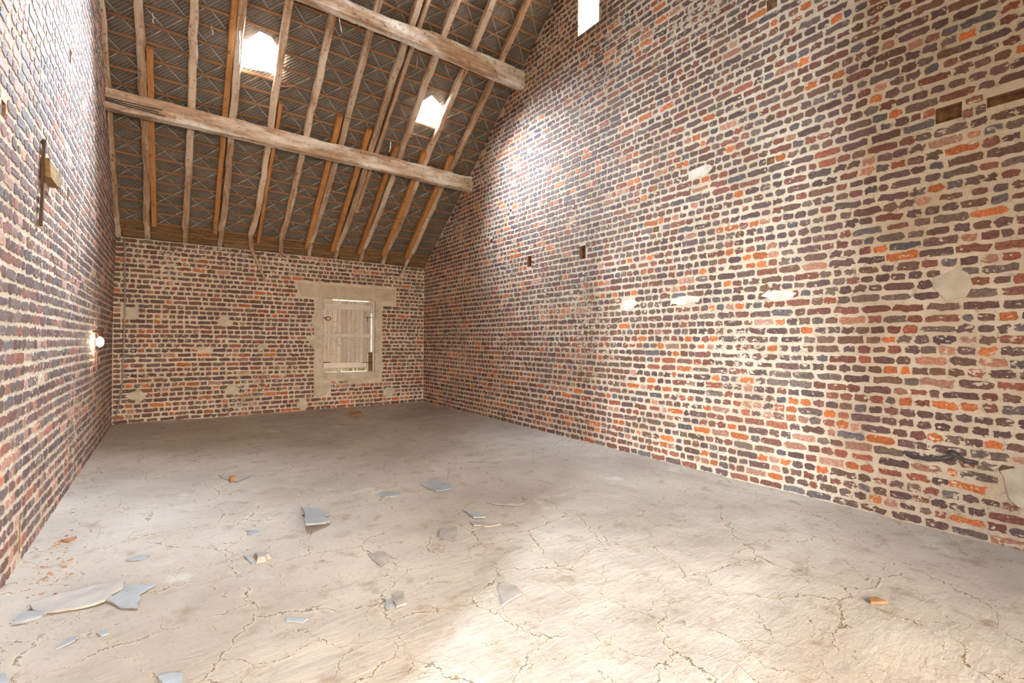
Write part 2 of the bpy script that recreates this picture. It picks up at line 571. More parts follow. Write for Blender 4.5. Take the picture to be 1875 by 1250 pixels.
VAR = {}
for kind, wd in (('h', 0.071), ('s', 0.154), ('t', 0.112), ('b', 0.048)):
    VAR[kind] = [brick_shape(wd, 0.0490, 1.0 if k % 4 else 1.8) for k in range(22)]
    VAR[kind + '_w'] = wd
VMESH = {}


def variant_mesh(kind, i):
    if (kind, i) not in VMESH:
        v, f = VAR[kind][i]
        me = bpy.data.meshes.new('brick')
        me.from_pydata(v, [], f); me.materials.append(M['brick_o']); me.update()
        VMESH[kind, i] = me
    return VMESH[kind, i]


PAL = {
    'purple': (0.125, 0.074, 0.070), 'brown': (0.150, 0.086, 0.063), 'grey': (0.145, 0.103, 0.086),
    'blue': (0.120, 0.100, 0.104), 'redbrown': (0.190, 0.078, 0.058), 'red': (0.28, 0.095, 0.058),
    'orange': (0.44, 0.135, 0.045), 'pink': (0.36, 0.185, 0.130)}


def pick(r, side, u, v, row):
    nz = noise.noise(Vector((u * 0.9, row * 0.9, {'back': 1, 'right': 30, 'left': 60, 'front': 90}[side])))
    n2 = noise.noise(Vector((u * 0.45, row * 0.31, 7)))
    hot = 0.02 + 0.62 * max(0, nz) + 0.40 * max(0, n2)
    if side == 'right':
        hot += 0.20 * max(0, 1 - v / 1.35) * (0.5 + 0.5 * min(1, u / 3))
        if u < 3.2 and v > 2.3: hot += 0.10
    if side == 'back': hot += 0.20 * max(0, 1 - v / 1.1)
    if side == 'left': hot += 0.12 * max(0, 1 - v / 1.0) + (0.08 if v > 1.5 else 0)
    x = r.random()
    if x < hot * 0.42: c = 'orange' if side != 'left' else ('orange' if r.random() < .25 else 'pink')
    elif x < hot * 0.75: c = 'red'
    elif x < hot: c = 'pink'
    else:
        y = r.random()
        if side == 'right': c = 'purple' if y < .36 else 'brown' if y < .58 else 'redbrown' if y < .80 else 'grey' if y < .93 else 'blue'
        elif side == 'left': c = 'purple' if y < .46 else 'blue' if y < .58 else 'grey' if y < .80 else 'redbrown'
        else: c = 'purple' if y < .30 else 'brown' if y < .58 else 'redbrown' if y < .82 else 'grey'
    b = PAL[c]; k = r.uniform(0.82, 1.28)
    t = r.uniform(-0.07, 0.07)
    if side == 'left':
        g = sum(b) / 3; k *= 1.45  # left bricks paled and greyed: stronger light and haze put into their colour
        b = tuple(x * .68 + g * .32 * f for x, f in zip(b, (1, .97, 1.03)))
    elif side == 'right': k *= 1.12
    return (b[0] * k * (1 + t), b[1] * k, b[2] * k * (1 - t), 1)


PATCH = {
    'right': [(7.30, 1.50, .085, .095), (6.30, 1.51, .13, .045), (4.83, 1.53, .10, .06), (5.48, 1.53, .15, .04), (5.62, 2.66, .13, .05), (7.62, 0.36, .12, .13)],
    'left': [(4.2, 0.9, .05, .03)],
    'back': [(1.25, 1.40, .08, .07), (0.18, 1.48, .09, .08), (1.75, 1.03, .07, .05), (1.35, 0.40, .09, .07), (0.25, 0.37, .10, .08),
             (2.33, 0.10, .10, .08), (2.50, 1.12, .08, .10), (3.75, 0.22, .12, .09), (1.0, 1.0, .16, .03)],
    'front': []}


def in_patch(side, u, v):
    return any(((u - a) / ra) ** 2 + ((v - b) / rb) ** 2 < 0.8 for a, b, ra, rb in PATCH[side])


def lay_bricks(side, u1, vfun, holes, seed):
    r = random.Random(seed)
    mp = MAPS[side]; U, V, NN = [Vector(t) for t in NORM[side]]
    pitch = 0.0668
    bricks = []
    row = 0; v = 0.036
    vmax = max(vfun(u1 * k / 40) for k in range(41))
    last = 'h'
    while v < vmax:
        if last == 's': kind = 'h' if r.random() < .86 else 's'
        else: kind = 's' if r.random() < .36 else 'h'
        last = kind
        u = 0.010; first = True
        rowz = r.gauss(0, 0.0012)
        while u < u1:
            k = kind
            x = r.random()
            if x < .13: k = 'h' if kind == 's' else 's'
            elif x < .17: k = 't'
            elif x < .225: k = 'b'
            if first: k = r.choice('hhbts'); first = False
            wd = VAR[k + '_w']
            joint = r.uniform(0.011, 0.018)
            cu = u + wd / 2
            wob = 0.010 * noise.noise(Vector((cu * 0.7, row * 0.25, 5))) + 0.003 * noise.noise(Vector((cu * 4, row, 9)))
            cv = v + rowz + wob
            half = wd / 2
            trim = 1.0
            if cu + half > u1 - 0.006 and cu - half < u1 - 0.034:
                hi = u1 - 0.006; lo = cu - half; trim = (hi - lo) / (2 * half); cu = (lo + hi) / 2; half = (hi - lo) / 2
            ok = cu - half > 0.004 and cu + half < u1 - 0.004 and cv + 0.028 < min(vfun(cu - half), vfun(cu + half)) + 0.028
            if ok:
                for h in holes:
                    if h[2] - .024 < cv < h[3] + .024 and h[0] < cu + half and cu - half < h[1]:
                        lo, hi = cu - half, cu + half
                        l = h[0] - .004 - lo; rr_ = hi - h[1] - .004
                        if max(l, rr_) < 0.028: ok = False; break
                        if l >= rr_: hi = h[0] - .004
                        else: lo = h[1] + .004
                        trim *= (hi - lo) / (2 * half); cu = (lo + hi) / 2; half = (hi - lo) / 2
            if ok and in_patch(side, cu, cv): ok = False
            if ok:
                lime = noise.noise(Vector((cu * 0.8, cv * 2.2, 40 if side == 'right' else 12)))
                worn = 1 - 0.22 * max(0, lime) * r.random() - (0.25 if r.random() < .05 else 0)
                sx = trim * r.uniform(.96, 1.05) * (worn if r.random() < .5 else 1); sy = r.uniform(.88, 1.05) * worn
                i = r.randrange(22)
                flip = r.choice((1, -1))
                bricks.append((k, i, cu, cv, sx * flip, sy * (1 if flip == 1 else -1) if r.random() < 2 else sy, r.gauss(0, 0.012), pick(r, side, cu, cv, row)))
            u += wd + joint
        v += pitch; row += 1
    # which show largest in the picture
    def size(b):
        k, i, cu, cv = b[:4]; w2 = VAR[k + '_w'] / 2
        P = [project(mp(cu + a, cv + c, 0)) for a, c in ((-w2, -.024), (w2, -.024), (w2, .024), (-w2, .024))]
        if any(p is None for p in P): return 0
        cx = sum(p[0] for p in P) / 4; cy = sum(p[1] for p in P) / 4
        if not (0 < cx < 1875 and 0 < cy < 1250): return 0
        ar = 0
        for a in range(4): ar += P[a][0] * P[(a + 1) % 4][1] - P[(a + 1) % 4][0] * P[a][1]
        return abs(ar) / 2
    bricks.sort(key=size, reverse=True)
    parent = walls[side]
    nobj = 300 if side != 'front' else 0
    R3 = Matrix((U, V, NN)).transposed().to_4x4()
    for b in bricks[:nobj]:
        k, i, cu, cv, sx, sy, rot, colr = b
        o = bpy.data.objects.new('brick', variant_mesh(k, i)); COL.objects.link(o); o.parent = parent
        o.matrix_local = Matrix.Translation(mp(cu, cv, 0)) @ R3 @ Matrix.Rotation(rot, 4, 'Z') @ Matrix.Diagonal((sx, sy, 1, 1))
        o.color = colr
    vs = []; fs = []; cs = []
    for b in bricks[nobj:]:
        k, i, cu, cv, sx, sy, rot, colr = b
        v0, f0 = VAR[k][i]; base = len(vs); cr, sr = math.cos(rot), math.sin(rot)
        for x, y, z in v0:
            x *= sx; y *= sy
            vs.append(mp(cu + x * cr - y * sr, cv + x * sr + y * cr, z))
        fs += [tuple(base + t for t in f) for f in f0]
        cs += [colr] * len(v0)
    o = link_mesh('brickwork', vs, fs, M['brick_a'], parent)
    o['kind'] = 'stuff'
    at = o.data.color_attributes.new('tint', 'FLOAT_COLOR', 'POINT')
    at.data.foreach_set('color', np.array(cs, dtype=np.float32).ravel())
    if side in ('right', 'back'):
        bm = bmesh.new(); bm.from_mesh(o.data); bmesh.ops.recalc_face_normals(bm, faces=bm.faces); bm.to_mesh(o.data); bm.free()
    return len(bricks)


WINX = (2.50, 3.62, 0.46, 1.83)
LINT = (2.24, 3.88, 1.80, 2.04)
counts = [lay_bricks('back', W, lambda u: 2.478, [WINX, LINT, (2.50, 2.76, .24, .5)], 3),
          lay_bricks('right', D, gable, [SLOT] + [p[:4] for p in POCK_R], 4),
          lay_bricks('left', D, gable, [DOOR_L, (4.07, 4.37, 2.03, 2.15)] + [p[:4] for p in POCK_L], 5),
          lay_bricks('front', W, lambda u: 2.478, [FILL_GAP_F], 6)]


# render and lime patches lying over the bricks
def plate(name, side, poly, thick, material, seed=0, sub=4, jit=0.006):
    r = random.Random(seed); mp = MAPS[side]; pts = []
    for i, a in enumerate(poly):
        b = poly[(i + 1) % len(poly)]
        L = math.dist(a, b); n = max(1, min(sub * 3, int(L / 0.035)))
        for t in range(n):
            k = t / n
            pts.append((a[0] + (b[0] - a[0]) * k + r.gauss(0, jit), a[1] + (b[1] - a[1]) * k + r.gauss(0, jit)))
    cx = sum(p[0] for p in pts) / len(pts); cy = sum(p[1] for p in pts) / len(pts)
    n = len(pts)
    vs = [mp(u, v, -0.004) for u, v in pts] + [mp(cx + (u - cx) * 0.985, cy + (v - cy) * 0.985, thick) for u, v in pts]
    bm = bmesh.new(); bv = [bm.verts.new(p) for p in vs]
    for i in range(n): bm.faces.new((bv[i], bv[(i + 1) % n], bv[n + (i + 1) % n], bv[n + i]))
    bm.faces.new(bv[n:]); bm.faces.new(list(reversed(bv[:n])))
    o = link_bm(name, bm, material, walls[side])
    return o


for side, pl in PATCH.items():
    for k, (u, v, ru, rv) in enumerate(pl):
        rr = random.Random(k * 7 + len(side))
        poly = [(u + ru * math.cos(a * math.pi / 5) * rr.uniform(.75, 1.15), v + rv * math.sin(a * math.pi / 5) * rr.uniform(.75, 1.15)) for a in range(10)]
        plate('lime_patch', side, poly, 0.008, M['plaster_w'] if side == 'right' and 0 < k < 5 else M['plaster'], seed=k)
plate('cement_jamb', 'back', [(2.52, 1.82), (2.627, 1.82), (2.627, 0.60), (2.68, 0.50), (2.76, 0.42), (2.74, 0.30), (2.62, 0.22), (2.50, 0.24), (2.50, 0.55), (2.53, 0.70), (2.50, 0.95), (2.56, 1.05), (2.52, 1.30), (2.44, 1.36), (2.50, 1.42), (2.55, 1.55)], 0.012, M['plaster'], 5)
plate('cement_jamb', 'back', [(3.498, 1.82), (3.60, 1.82), (3.61, 1.40), (3.585, 1.0), (3.62, 0.72), (3.58, 0.50), (3.50, 0.47)], 0.012, M['plaster'], 6)
plate('cement_sill', 'back', [(2.62, 0.587), (3.50, 0.587), (3.56, 0.48), (3.40, 0.45), (3.20, 0.49), (3.05, 0.46), (2.85, 0.50), (2.70, 0.49)], 0.013, M['plaster'], 7)
lint = plate('concrete_lintel', 'back', [(2.24, 2.035), (3.88, 2.035), (3.84, 1.828), (3.50, 1.826), (2.62, 1.826), (2.30, 1.825)], 0.022, M['concrete'], 8, jit=0.003)

# ------------------------------------------------------------------ window frame, shutter
wr = structure(empty('window_1', ((WIN[0] + WIN[1]) / 2, 0.16, WIN[2])))


def box_part(name, lo, hi, material, parent, bevel=0.004, seed=0):
    """box in world coordinates made a child of parent (bevelled)"""
    bm = bmesh.new()
    c = [(a + b) / 2 for a, b in zip(lo, hi)]; d = [abs(b - a) for a, b in zip(lo, hi)]
    bmesh.ops.create_cube(bm, size=1)
    for v in bm.verts: v.co = Vector((v.co.x * d[0], v.co.y * d[1], v.co.z * d[2]))
    if bevel: bmesh.ops.bevel(bm, geom=bm.edges[:], offset=min(bevel, min(d) * .3), segments=1, affect='EDGES')
    o = link_bm(name, bm, material, parent)
    off = parent.matrix_world.translation if parent is not None else Vector((0, 0, 0))
    o.location = Vector(c) - (parent.location if parent is not None else Vector((0, 0, 0)))
    return o


box_part('window_frame', (3.466, 0.015, WIN[2]), (3.495, 0.085, WIN[3] - .002), M['ledge'], wr)
box_part('window_frame', (2.627, 0.055, WIN[2]), (2.665, 0.12, WIN[3] - .002), M['plate'], wr)
box_part('window_sill', (2.63, 0.05, WIN[2] - .003), (3.495, 0.30, WIN[2] + .012), M['plaster'], wr)
tag_sh = empty('window_shutter', (2.64, 0.05, 0.60))
tag(tag_sh, 'whitewashed plank shutter with three ledges, closed in the window of the back wall', 'shutter')
xs = 2.640; r = random.Random(3)
for k in range(11):
    wd = [.075, .079, .072, .076, .079, .072, .077, .074, .073, .069, .058][k]
    x0, x1 = xs + .0006, xs + wd - 0.0006
    top = 1.8265 if k < 2 else 1.802 + r.uniform(-.002, .002)
    bot = 0.655 if k > 3 else 0.60 + 0.012 * r.random()
    if k == 10: bot = 0.90
    if k == 10: x1 -= .004
    box_part('plank', (x0, 0.052, bot), (x1, 0.074, top), M['shutter'], tag_sh, 0.0065)
    xs += wd
box_part('plank', (3.441, 0.060, 1.60), (3.458, 0.074, 1.79), M['shutter'], tag_sh, 0.003)
for z0, z1, x1 in ((1.652, 1.742, 3.435), (1.180, 1.246, 3.440), (0.672, 0.758, 3.36)):
    box_part('ledge', (2.65, 0.030, z0), (x1, 0.0515, z1), M['ledge'], tag_sh, 0.004)
box_part('post_stub', (3.37, 0.030, 0.60), (3.395, 0.070, 0.90), M['shutter'], tag_sh, 0.003)
box_part('post_stub', (3.40, 0.035, 0.60), (3.464, 0.075, 0.93), M['plate'], tag_sh, 0.003)
for z, a, b in ((1.525, 3.34, 3.47), (0.745, 3.27, 3.47), (0.76, 2.63, 2.75)):
    box_part('strap_hinge', (a, 0.022, z), (b, 0.030, z + 0.012), M['iron'], tag_sh, 0.001)
box_part('strap_hinge', (3.372, 0.040, 1.46), (3.382, 0.048, 1.53), M['iron'], tag_sh, 0.001)
ring = [(0.045 * math.cos(a / 12 * 2 * math.pi) + 0.075, -0.024, 0.028 * math.sin(a / 12 * 2 * math.pi) + 0.89) for a in range(13)]
tube('latch_ring', ring, 0.006, M['iron'], tag_sh, 6)
box_part('latch_bar', (2.64, 0.024, 1.494), (2.70, 0.034, 1.506), M['iron'], tag_sh, 0.001)
# dry reed strip standing in the gap under the shutter, outside the sill
reed_v = []; reed_f = []
for k in range(420):
    x = 2.60 + 0.95 * r.random(); y = 0.36 + 0.10 * r.random(); h = 0.66 + 0.08 * r.random(); lx = r.gauss(0, .012)
    b = len(reed_v)
    for z, wv in ((-0.35, .006), (h, .003)):
        dx = lx if z > 0 else 0
        reed_v += [(x + dx - wv, y, z), (x + dx + wv, y, z), (x + dx, y + wv, z)]
    reed_f += [(b, b + 1, b + 4, b + 3), (b + 1, b + 2, b + 5, b + 4), (b + 2, b, b + 3, b + 5), (b + 3, b + 4, b + 5)]
ro = link_mesh('dry_grass', reed_v, reed_f, M['ground']); ro['kind'] = 'stuff'
tag(ro, 'dry ochre grass outside, seen through the gap under the shutter', 'grass')

# ------------------------------------------------------------------ roof covering and battens
roofM = Matrix(((1, 0, 0, 0), (0, -RC, -RS, 0), (0, RS, -RC, Z0), (0, 0, 0, 1)))
ceil = structure(empty('ceiling')); ceil.matrix_world = roofM
SMAX = (D / 2) / RC + 0.02
PH = 0.35; A0, B0 = 0.18, 0.13
a_half = PH / 2 / math.sqrt(2) + 0.007


def split_by(poly, a, c):
    """parts of a polygon left (inside) and right (outside) of the line a->c"""
    ins, out = [], []
    f = lambda p: (c[0] - a[0]) * (p[1] - a[1]) - (c[1] - a[1]) * (p[0] - a[0])
    for i, p in enumerate(poly):
        q = poly[(i + 1) % len(poly)]; fp, fq = f(p), f(q)
        (ins if fp >= 0 else out).append(p)
        if (fp >= 0) != (fq >= 0):
            k = fp / (fp - fq); m = (p[0] + (q[0] - p[0]) * k, p[1] + (q[1] - p[1]) * k)
            ins.append(m); out.append(m)
    return (ins if len(ins) > 2 else None), (out if len(out) > 2 else None)


def tile_geo(polys=None):
    """diamond tile in roof axes around its centre: thin tray with lips on its two upper edges"""
    h = PH / 2 + 0.010; t = 0.009
    clip = polys
    if polys is None: polys = [[(0, -h), (h, 0), (0, h), (-h, 0)]]
    def tz(y): return 0.035 * y                   # upper end lies inwards of the lower end
    vs = []; fs = []
    for poly in polys:
        n = len(poly); b = len(vs)
        vs += [(x, y, tz(y) + t / 2) for x, y in poly] + [(x, y, tz(y) - t / 2) for x, y in poly]
        fs += [tuple(b + i for i in range(n)), tuple(b + i for i in range(2 * n - 1, n - 1, -1))]
        fs += [(b + i, b + i + n, b + (i + 1) % n + n, b + (i + 1) % n) for i in range(n)]
    if clip is None:
        for (p, q) in (((h, 0), (0, h)), ((0, h), (-h, 0))):
            d = Vector((q[0] - p[0], q[1] - p[1], 0)).normalized(); nn = Vector((-d.y, d.x, 0)) * 0.009
            P = Vector((p[0], p[1], tz(p[1]))) + nn * 0.15; Q = Vector((q[0], q[1], tz(q[1]))) + nn * 0.15
            b = len(vs)
            for zz in (t / 2 - .001, t / 2 + 0.009):
                for pt in (P, Q, Q + nn, P + nn): vs.append((pt.x, pt.y, pt.z + zz))
            fs += [(b + 4, b + 5, b + 6, b + 7), (b, b + 1, b + 5, b + 4), (b + 1, b + 2, b + 6, b + 5), (b + 2, b + 3, b + 7, b + 6), (b + 3, b, b + 4, b + 7)]
    # turn so that local x runs along the falling seam; the ribs then run along local y
    c = math.sqrt(.5)
    vs = [((x - y) * c, (x + y) * c, z) for x, y, z in vs]
    return vs, fs


def tile_mesh(clip=None, nm='roof_tile'):
    v, f = tile_geo(clip)
    me = bpy.data.meshes.new(nm); me.from_pydata(v, [], f); me.materials.append(M['tile']); me.materials.append(M['tile_lip']); me.update()
    if clip is None:
        for k in range(6, 16): me.polygons[k].material_index = 1
    return me


full_tile = tile_mesh()
Rt = Matrix.Rotation(-math.pi / 4, 4, 'Z')
tiles = []
r = random.Random(11)
for i in range(-40, 60):
    for j in range(-40, 60):
        sp = A0 + PH * (i + .5); sm = B0 + PH * (j + .5)     # s+u, s-u at the centre
        s = (sp + sm) / 2; u = (sp - sm) / 2
        if -0.30 < u < W + 0.30 and -0.30 < s < SMAX + 0.05:
            tiles.append((u, s))


HOLEP = [[(1.205, 2.875), (1.225, 2.634), (1.484, 2.665), (1.625, 2.687), (1.595, 2.908), (1.476, 3.042), (1.359, 3.06)],
         [(3.254, 2.849), (3.262, 2.575), (3.45, 2.60), (3.624, 2.649), (3.639, 2.837), (3.538, 2.94), (3.38, 3.013)]]


def near_hole(u, s):
    """what is left of the tile at (u, s) round the holes: None = whole, [] = gone, else polygons"""
    h = PH / 2 + 0.010
    for hp in HOLEP:
        if max(abs(u - hp[0][0] - .2), abs(s - hp[0][1] + .05)) > 0.6: continue
        rest = [(0, -h), (h, 0), (0, h), (-h, 0)]; left = []
        for i, a in enumerate(hp):
            c = hp[(i + 1) % len(hp)]
            rest, out = split_by(rest, (a[0] - u, a[1] - s), (c[0] - u, c[1] - s))
            if out: left.append(out)
            if not rest: break
        if rest: return left
    return None


def vis(t):
    p = project(roofpt(t[0], t[1], 0))
    if p is None: return 0
    if not (-60 < p[0] < 1935 and -60 < p[1] < 1310): return 0
    return 1000 - (roofpt(*t) - CAM).length


tiles.sort(key=vis, reverse=True)
tv = []; tf = []
cnt = 0
tile_log = []
for (u, s) in tiles:
    st = near_hole(u, s)
    if st == []: continue
    me = full_tile
    if st: me = tile_mesh(st, 'broken_roof_tile'); tile_log.append((round(u, 2), round(s, 2), len(st)))
    mt = Matrix.Translation((u, s, r.gauss(0, 0.0012))) @ Rt @ Matrix.Rotation(r.gauss(0, 0.012), 4, 'Z') @ Matrix.Rotation(r.gauss(0, 0.006), 4, 'X')
    if cnt < 299:
        o = bpy.data.objects.new('roof_tile', me); COL.objects.link(o); o.parent = ceil
        o.matrix_local = mt; cnt += 1
    else:
        b = len(tv)
        for v in me.vertices: tv.append(mt @ v.co)
        tf += [tuple(b + k for k in p.vertices) for p in me.polygons]
o = link_mesh('roof_tiling', tv, tf, M['tile'], ceil); o['kind'] = 'stuff'
print('TILES', len(tiles), tile_log)

s = 0.10; k = 0
while s < SMAX - 0.05:
    r = random.Random(100 + k)
    segs = [(-0.02, W + 0.10)]
    for hu, hs in HOLES:
        if hs - 0.19 < s < hs + 0.16:
            n2 = []
            for a, b in segs:
                if a < hu < b: n2 += [(a, hu - 0.19), (hu + 0.19, b)]
                else: n2.append((a, b))
            segs = n2
    for a, b in segs:
        L = b - a
        vs, fs = beam_mesh(L, 0.026, 0.024, 300 + k, jit=0.0022)
        o = link_mesh('batten', vs, fs, M['batten'], ceil)
        o.matrix_local = Matrix.Translation((a, s + r.gauss(0, .003), 0.0225)) @ Matrix.Rotation(r.gauss(0, .0012), 4, 'Z')
    s += 0.166 if s < 2.2 else 0.172
    k += 1

# the far slope over the camera, out of the picture
bm = bmesh.new()
q = [(-.3, -D / 2 - .0, Z0 + TANR * D / 2), (W + .3, -D / 2, Z0 + TANR * D / 2), (W + .3, -D - .4, Z0 - TANR * .4), (-.3, -D - .4, Z0 - TANR * .4)]
bv = [bm.verts.new(p) for p in q] + [bm.verts.new((p[0], p[1], p[2] + 0.03)) for p in q]
bm.faces.new(bv[:4]); bm.faces.new(bv[4:][::-1])
for i in range(4): bm.faces.new((bv[i], bv[(i + 1) % 4], bv[4 + (i + 1) % 4], bv[4 + i]))
structure(link_bm('ceiling_front', bm, M['tile']))

# ------------------------------------------------------------------ rafters
ORD = ['leftmost', 'second', 'third', 'fourth', 'fifth', 'sixth', 'seventh', 'eighth', 'ninth', 'tenth', 'eleventh']
UPR = Vector((0, RS, RC))
old = [0.060, 0.365, 0.778, 1.190, 1.590, 1.993, 2.405, 2.820, 3.228, 3.625, 4.040]
OFFR = 0.076


def rafter_old(k, u, s0=0.34, s1=SMAX - 0.05, foot=True):
    d = -0.045 if 3 < k < 10 else -0.012
    t = empty('rafter', roofpt(u, s0, OFFR))
    L = s1 - s0
    p0 = roofpt(u, s0, OFFR); p1 = roofpt(u, s1, OFFR)
    wob = random.Random(k)
    ph = wob.random() * 6
    bend = lambda q: ((d * max(0, 1 - q * L / 0.8) ** 1.5) + 0.012 * math.sin(q * 7 + ph) * min(1, q * 6), 0)
    vs, fs = beam_mesh(L, 0.072, 0.078, 500 + k, jit=0.007, bend=bend, nseg=34)
    o = link_mesh('rafter_beam', vs, fs, M['oldwood'], t)
    o.matrix_local = Matrix.Translation(-p0) @ frame_from(p0, p1, UPR)
    if foot:
        a = roofpt(u + d, s0 - 0.02, OFFR - 0.01); b = Vector((u, 0.0, 2.50))
        LL = (b - a).length
        vs, fs = beam_mesh(LL + 0.03, 0.062, 0.07, 700 + k, jit=0.007)
        f = link_mesh('rafter_foot', vs, fs, M['oldwood'], t)
        f.matrix_local = Matrix.Translation(-p0) @ frame_from(a - (b - a).normalized() * 0.03, b, UPR)
    return t


for k, u in enumerate(old):
    side = {0: 'hugging the left brick wall', 1: 'the first clear of the left wall', 10: 'the last before the right wall'}.get(k, 'counted from the left wall')
    t = rafter_old(k, u)
    lab = f'{ORD[k]} old pale rafter {side}, running past both big beams'
    if k == 0: lab = 'old rafter hugging the left brick wall, running past the big beams'
    tag(t, lab, 'rafter', 'old rafters')
new = [(0.433, 0.28, 2.58, .060, 'short upper end standing beside the second old rafter above the lower beam'),
       (1.110, 0.28, 4.60, .060, 'long one beside the fourth old rafter, left of the left roof hole'),
       (1.650, 0.20, 2.39, .045, 'beside the fifth old rafter, below the left roof hole'),
       (2.325, 0.20, 2.44, .072, 'beside the seventh old rafter, its split top just above the lower beam'),
       (2.715, 0.20, 2.37, .075, 'beside the eighth old rafter'),
       (3.135, 0.20, 2.24, .070, 'beside the ninth old rafter, below the right roof hole'),
       (3.553, 0.22, 2.25, .078, 'beside the tenth old rafter'),
       (3.957, 0.24, 2.31, .070, 'beside the last old rafter near the right wall')]
for k, (u, s0, s1, b, lab) in enumerate(new):
    o = timber('rafter', roofpt(u, s0, OFFR), roofpt(u, s1, OFFR), b * .92, 0.078, UPR, M['newwood'], seed=900 + k, jit=0.0025)
    tag(o, 'orange new rafter, ' + lab, 'rafter', 'new orange rafters')
o = timber('rafter', roofpt(2.885, 1.02, OFFR), roofpt(2.925, 4.7, OFFR), 0.05, 0.06, UPR, M['oldwood'], seed=950, jit=0.004)
tag(o, 'thin spare rafter right of the eighth old one, ending in mid-slope', 'rafter')

# dark timber closing the eaves behind the rafter feet
o = structure(timber('trim_1', roofpt(0.0, 0.125, 0.022), roofpt(W, 0.125, 0.022), 0.23, 0.020, UPR, M['plate'], seed=5, jit=0.004, nseg=24))
for k in range(12):
    a, c = [0.0] + old, old + [W]
    lo = a[k] + (.045 if k else .0); hi = c[k] - .045 if k < 11 else W
    if hi - lo < .05: continue
    o = structure(timber('trim_1', (lo, -0.035, 2.515), (hi, -0.035, 2.515), 0.05, 0.07, (0, 0, 1), M['plate'], seed=40 + k, jit=0.004))


def purlin(name, x0, x1, prof_fn, seed, label):
    r = random.Random(seed); n = 60
    vs = []; fs = []; m = None
    for i in range(n + 1):
        x = x0 + (x1 - x0) * i / n
        pr = prof_fn(x); m = len(pr)
        for (y, z) in pr:
            vs.append((x - x0, y + r.gauss(0, .002), z + r.gauss(0, .002)))
    for i in range(n):
        for j in range(m):
            a = i * m + j; b = i * m + (j + 1) % m
            fs.append((a, b, b + m, a + m))
    fs.append(tuple(range(m - 1, -1, -1))); fs.append(tuple(n * m + j for j in range(m)))
    bm = bmesh.new(); bv = [bm.verts.new(v) for v in vs]
    for f in fs: bm.faces.new([bv[i] for i in f])
    o = link_bm(name, bm, M['beam']); o.location = (x0, 0, 0)
    return tag(o, label, 'beam', 'big purlin beams')


def underside(y): return Z0 - TANR * y - (OFFR + 0.047) / RC


def pr1(x):
    yf = -1.71; yb = -1.585; sag = 0.012 * math.sin(x * 1.4)
    zt = underside(yf) - 0.0 + 0.0; zb = 3.500 + sag * 0.4 - (0.015 if x > 3.6 else 0)
    top = zt - 0.012 * max(0, noise.noise(Vector((x * 2.5, 3, 1)))) * 3
    return [(yf + 0.012, zb), (yb - .01, zb), (yb, zb + .012), (yb, underside(yb) - .004), ((yf + yb) / 2 - .03, underside((yf + yb) / 2 - .03) - .004), (yf, top), (yf, (top + zb) / 2), (yf, zb + .015)]


def pr2(x):
    yf = -3.04; yb = -2.915; bow = 0.030 * math.sin(min(1, max(0, x / W)) * math.pi)
    zt = underside(yf) - (0.075 * max(0, 1 - abs(x - 2.35) / 0.75) if x < 3.0 else 0) - 0.010 * max(0, noise.noise(Vector((x * 3, 5, 1)))) * 3
    zb = 4.525 + bow
    return [(yf + 0.02, zb - .01), (yb - .01, zb - .012), (yb, zb), (yb, underside(yb) - .004), ((yf + yb) / 2 - .03, underside((yf + yb) / 2 - .03) - .004), (yf, zt), (yf, (zt + zb) / 2), (yf, zb + .01)]


purlin('purlin', 0.055, W - 0.004, pr1, 31, 'lower big weathered beam crossing below the two roof holes, wall to wall')
purlin('purlin', 0.085, W - 0.004, pr2, 32, 'upper big weathered beam crossing the roof at the top of the picture')

# ------------------------------------------------------------------ things fixed to walls and roof
for k, (z0, z1, x1) in enumerate(((3.592, 3.590, 0.53), (3.575, 3.560, 0.50), (3.560, 3.535, 0.56))):
    o = tube('steel_rod', [(0.055, -1.722, z0), (0.3, -1.722, (z0 + z1) / 2), (x1, -1.722, z1)], 0.0055, M['steel'], sides=6)
    tag(o, ['topmost', 'middle', 'lowest'][k] + ' of three thin dark rods lying on the lower beam by the left wall', 'rod', 'thin rods on the lower beam')
o = tube('stick', [(0.05, -1.60, 3.76), (0.15, -1.58, 3.75), (0.30, -1.56, 3.735)], 0.007, M['oldwood'], sides=6)
tag(o, 'thin pale stick over the left end of the lower beam', 'stick')
o = timber('lath', roofpt(1.60, 2.60, 0.125), roofpt(1.76, 2.66, 0.128), 0.018, 0.012, UPR, M['oldwood'], seed=1)
tag(o, 'short pale lath poking out right of the left roof hole', 'lath')
o = timber('lath', (1.575, -0.07, 2.50), (1.79, -0.02, 2.02), 0.035, 0.016, (0, -1, 0), M['oldwood'], seed=2, jit=0.002)
tag(o, 'loose pale lath hanging down the left half of the back wall', 'lath')
o = timber('lath', (4.02, -0.20, 2.56), (3.90, -0.05, 2.22), 0.035, 0.016, (0, -1, 0), M['oldwood'], seed=3, jit=0.003)
tag(o, 'broken lath hanging by the right corner of the back wall', 'lath')
# cable down the back wall beside the left corner
pts = []
for i in range(26):
    t = i / 25; z = 2.46 - 2.43 * t
    x = 0.115 + 0.012 * math.sin(t * 5) + (0 if t < .78 else -0.075 * ((t - .78) / .22) ** 1.4)
    pts.append((x, -0.018 - 0.01 * math.sin(t * 9) ** 2, z))
tag(tube('cable', pts, 0.009, M['cable']), 'grey cable running down the back wall beside the left corner', 'cable')
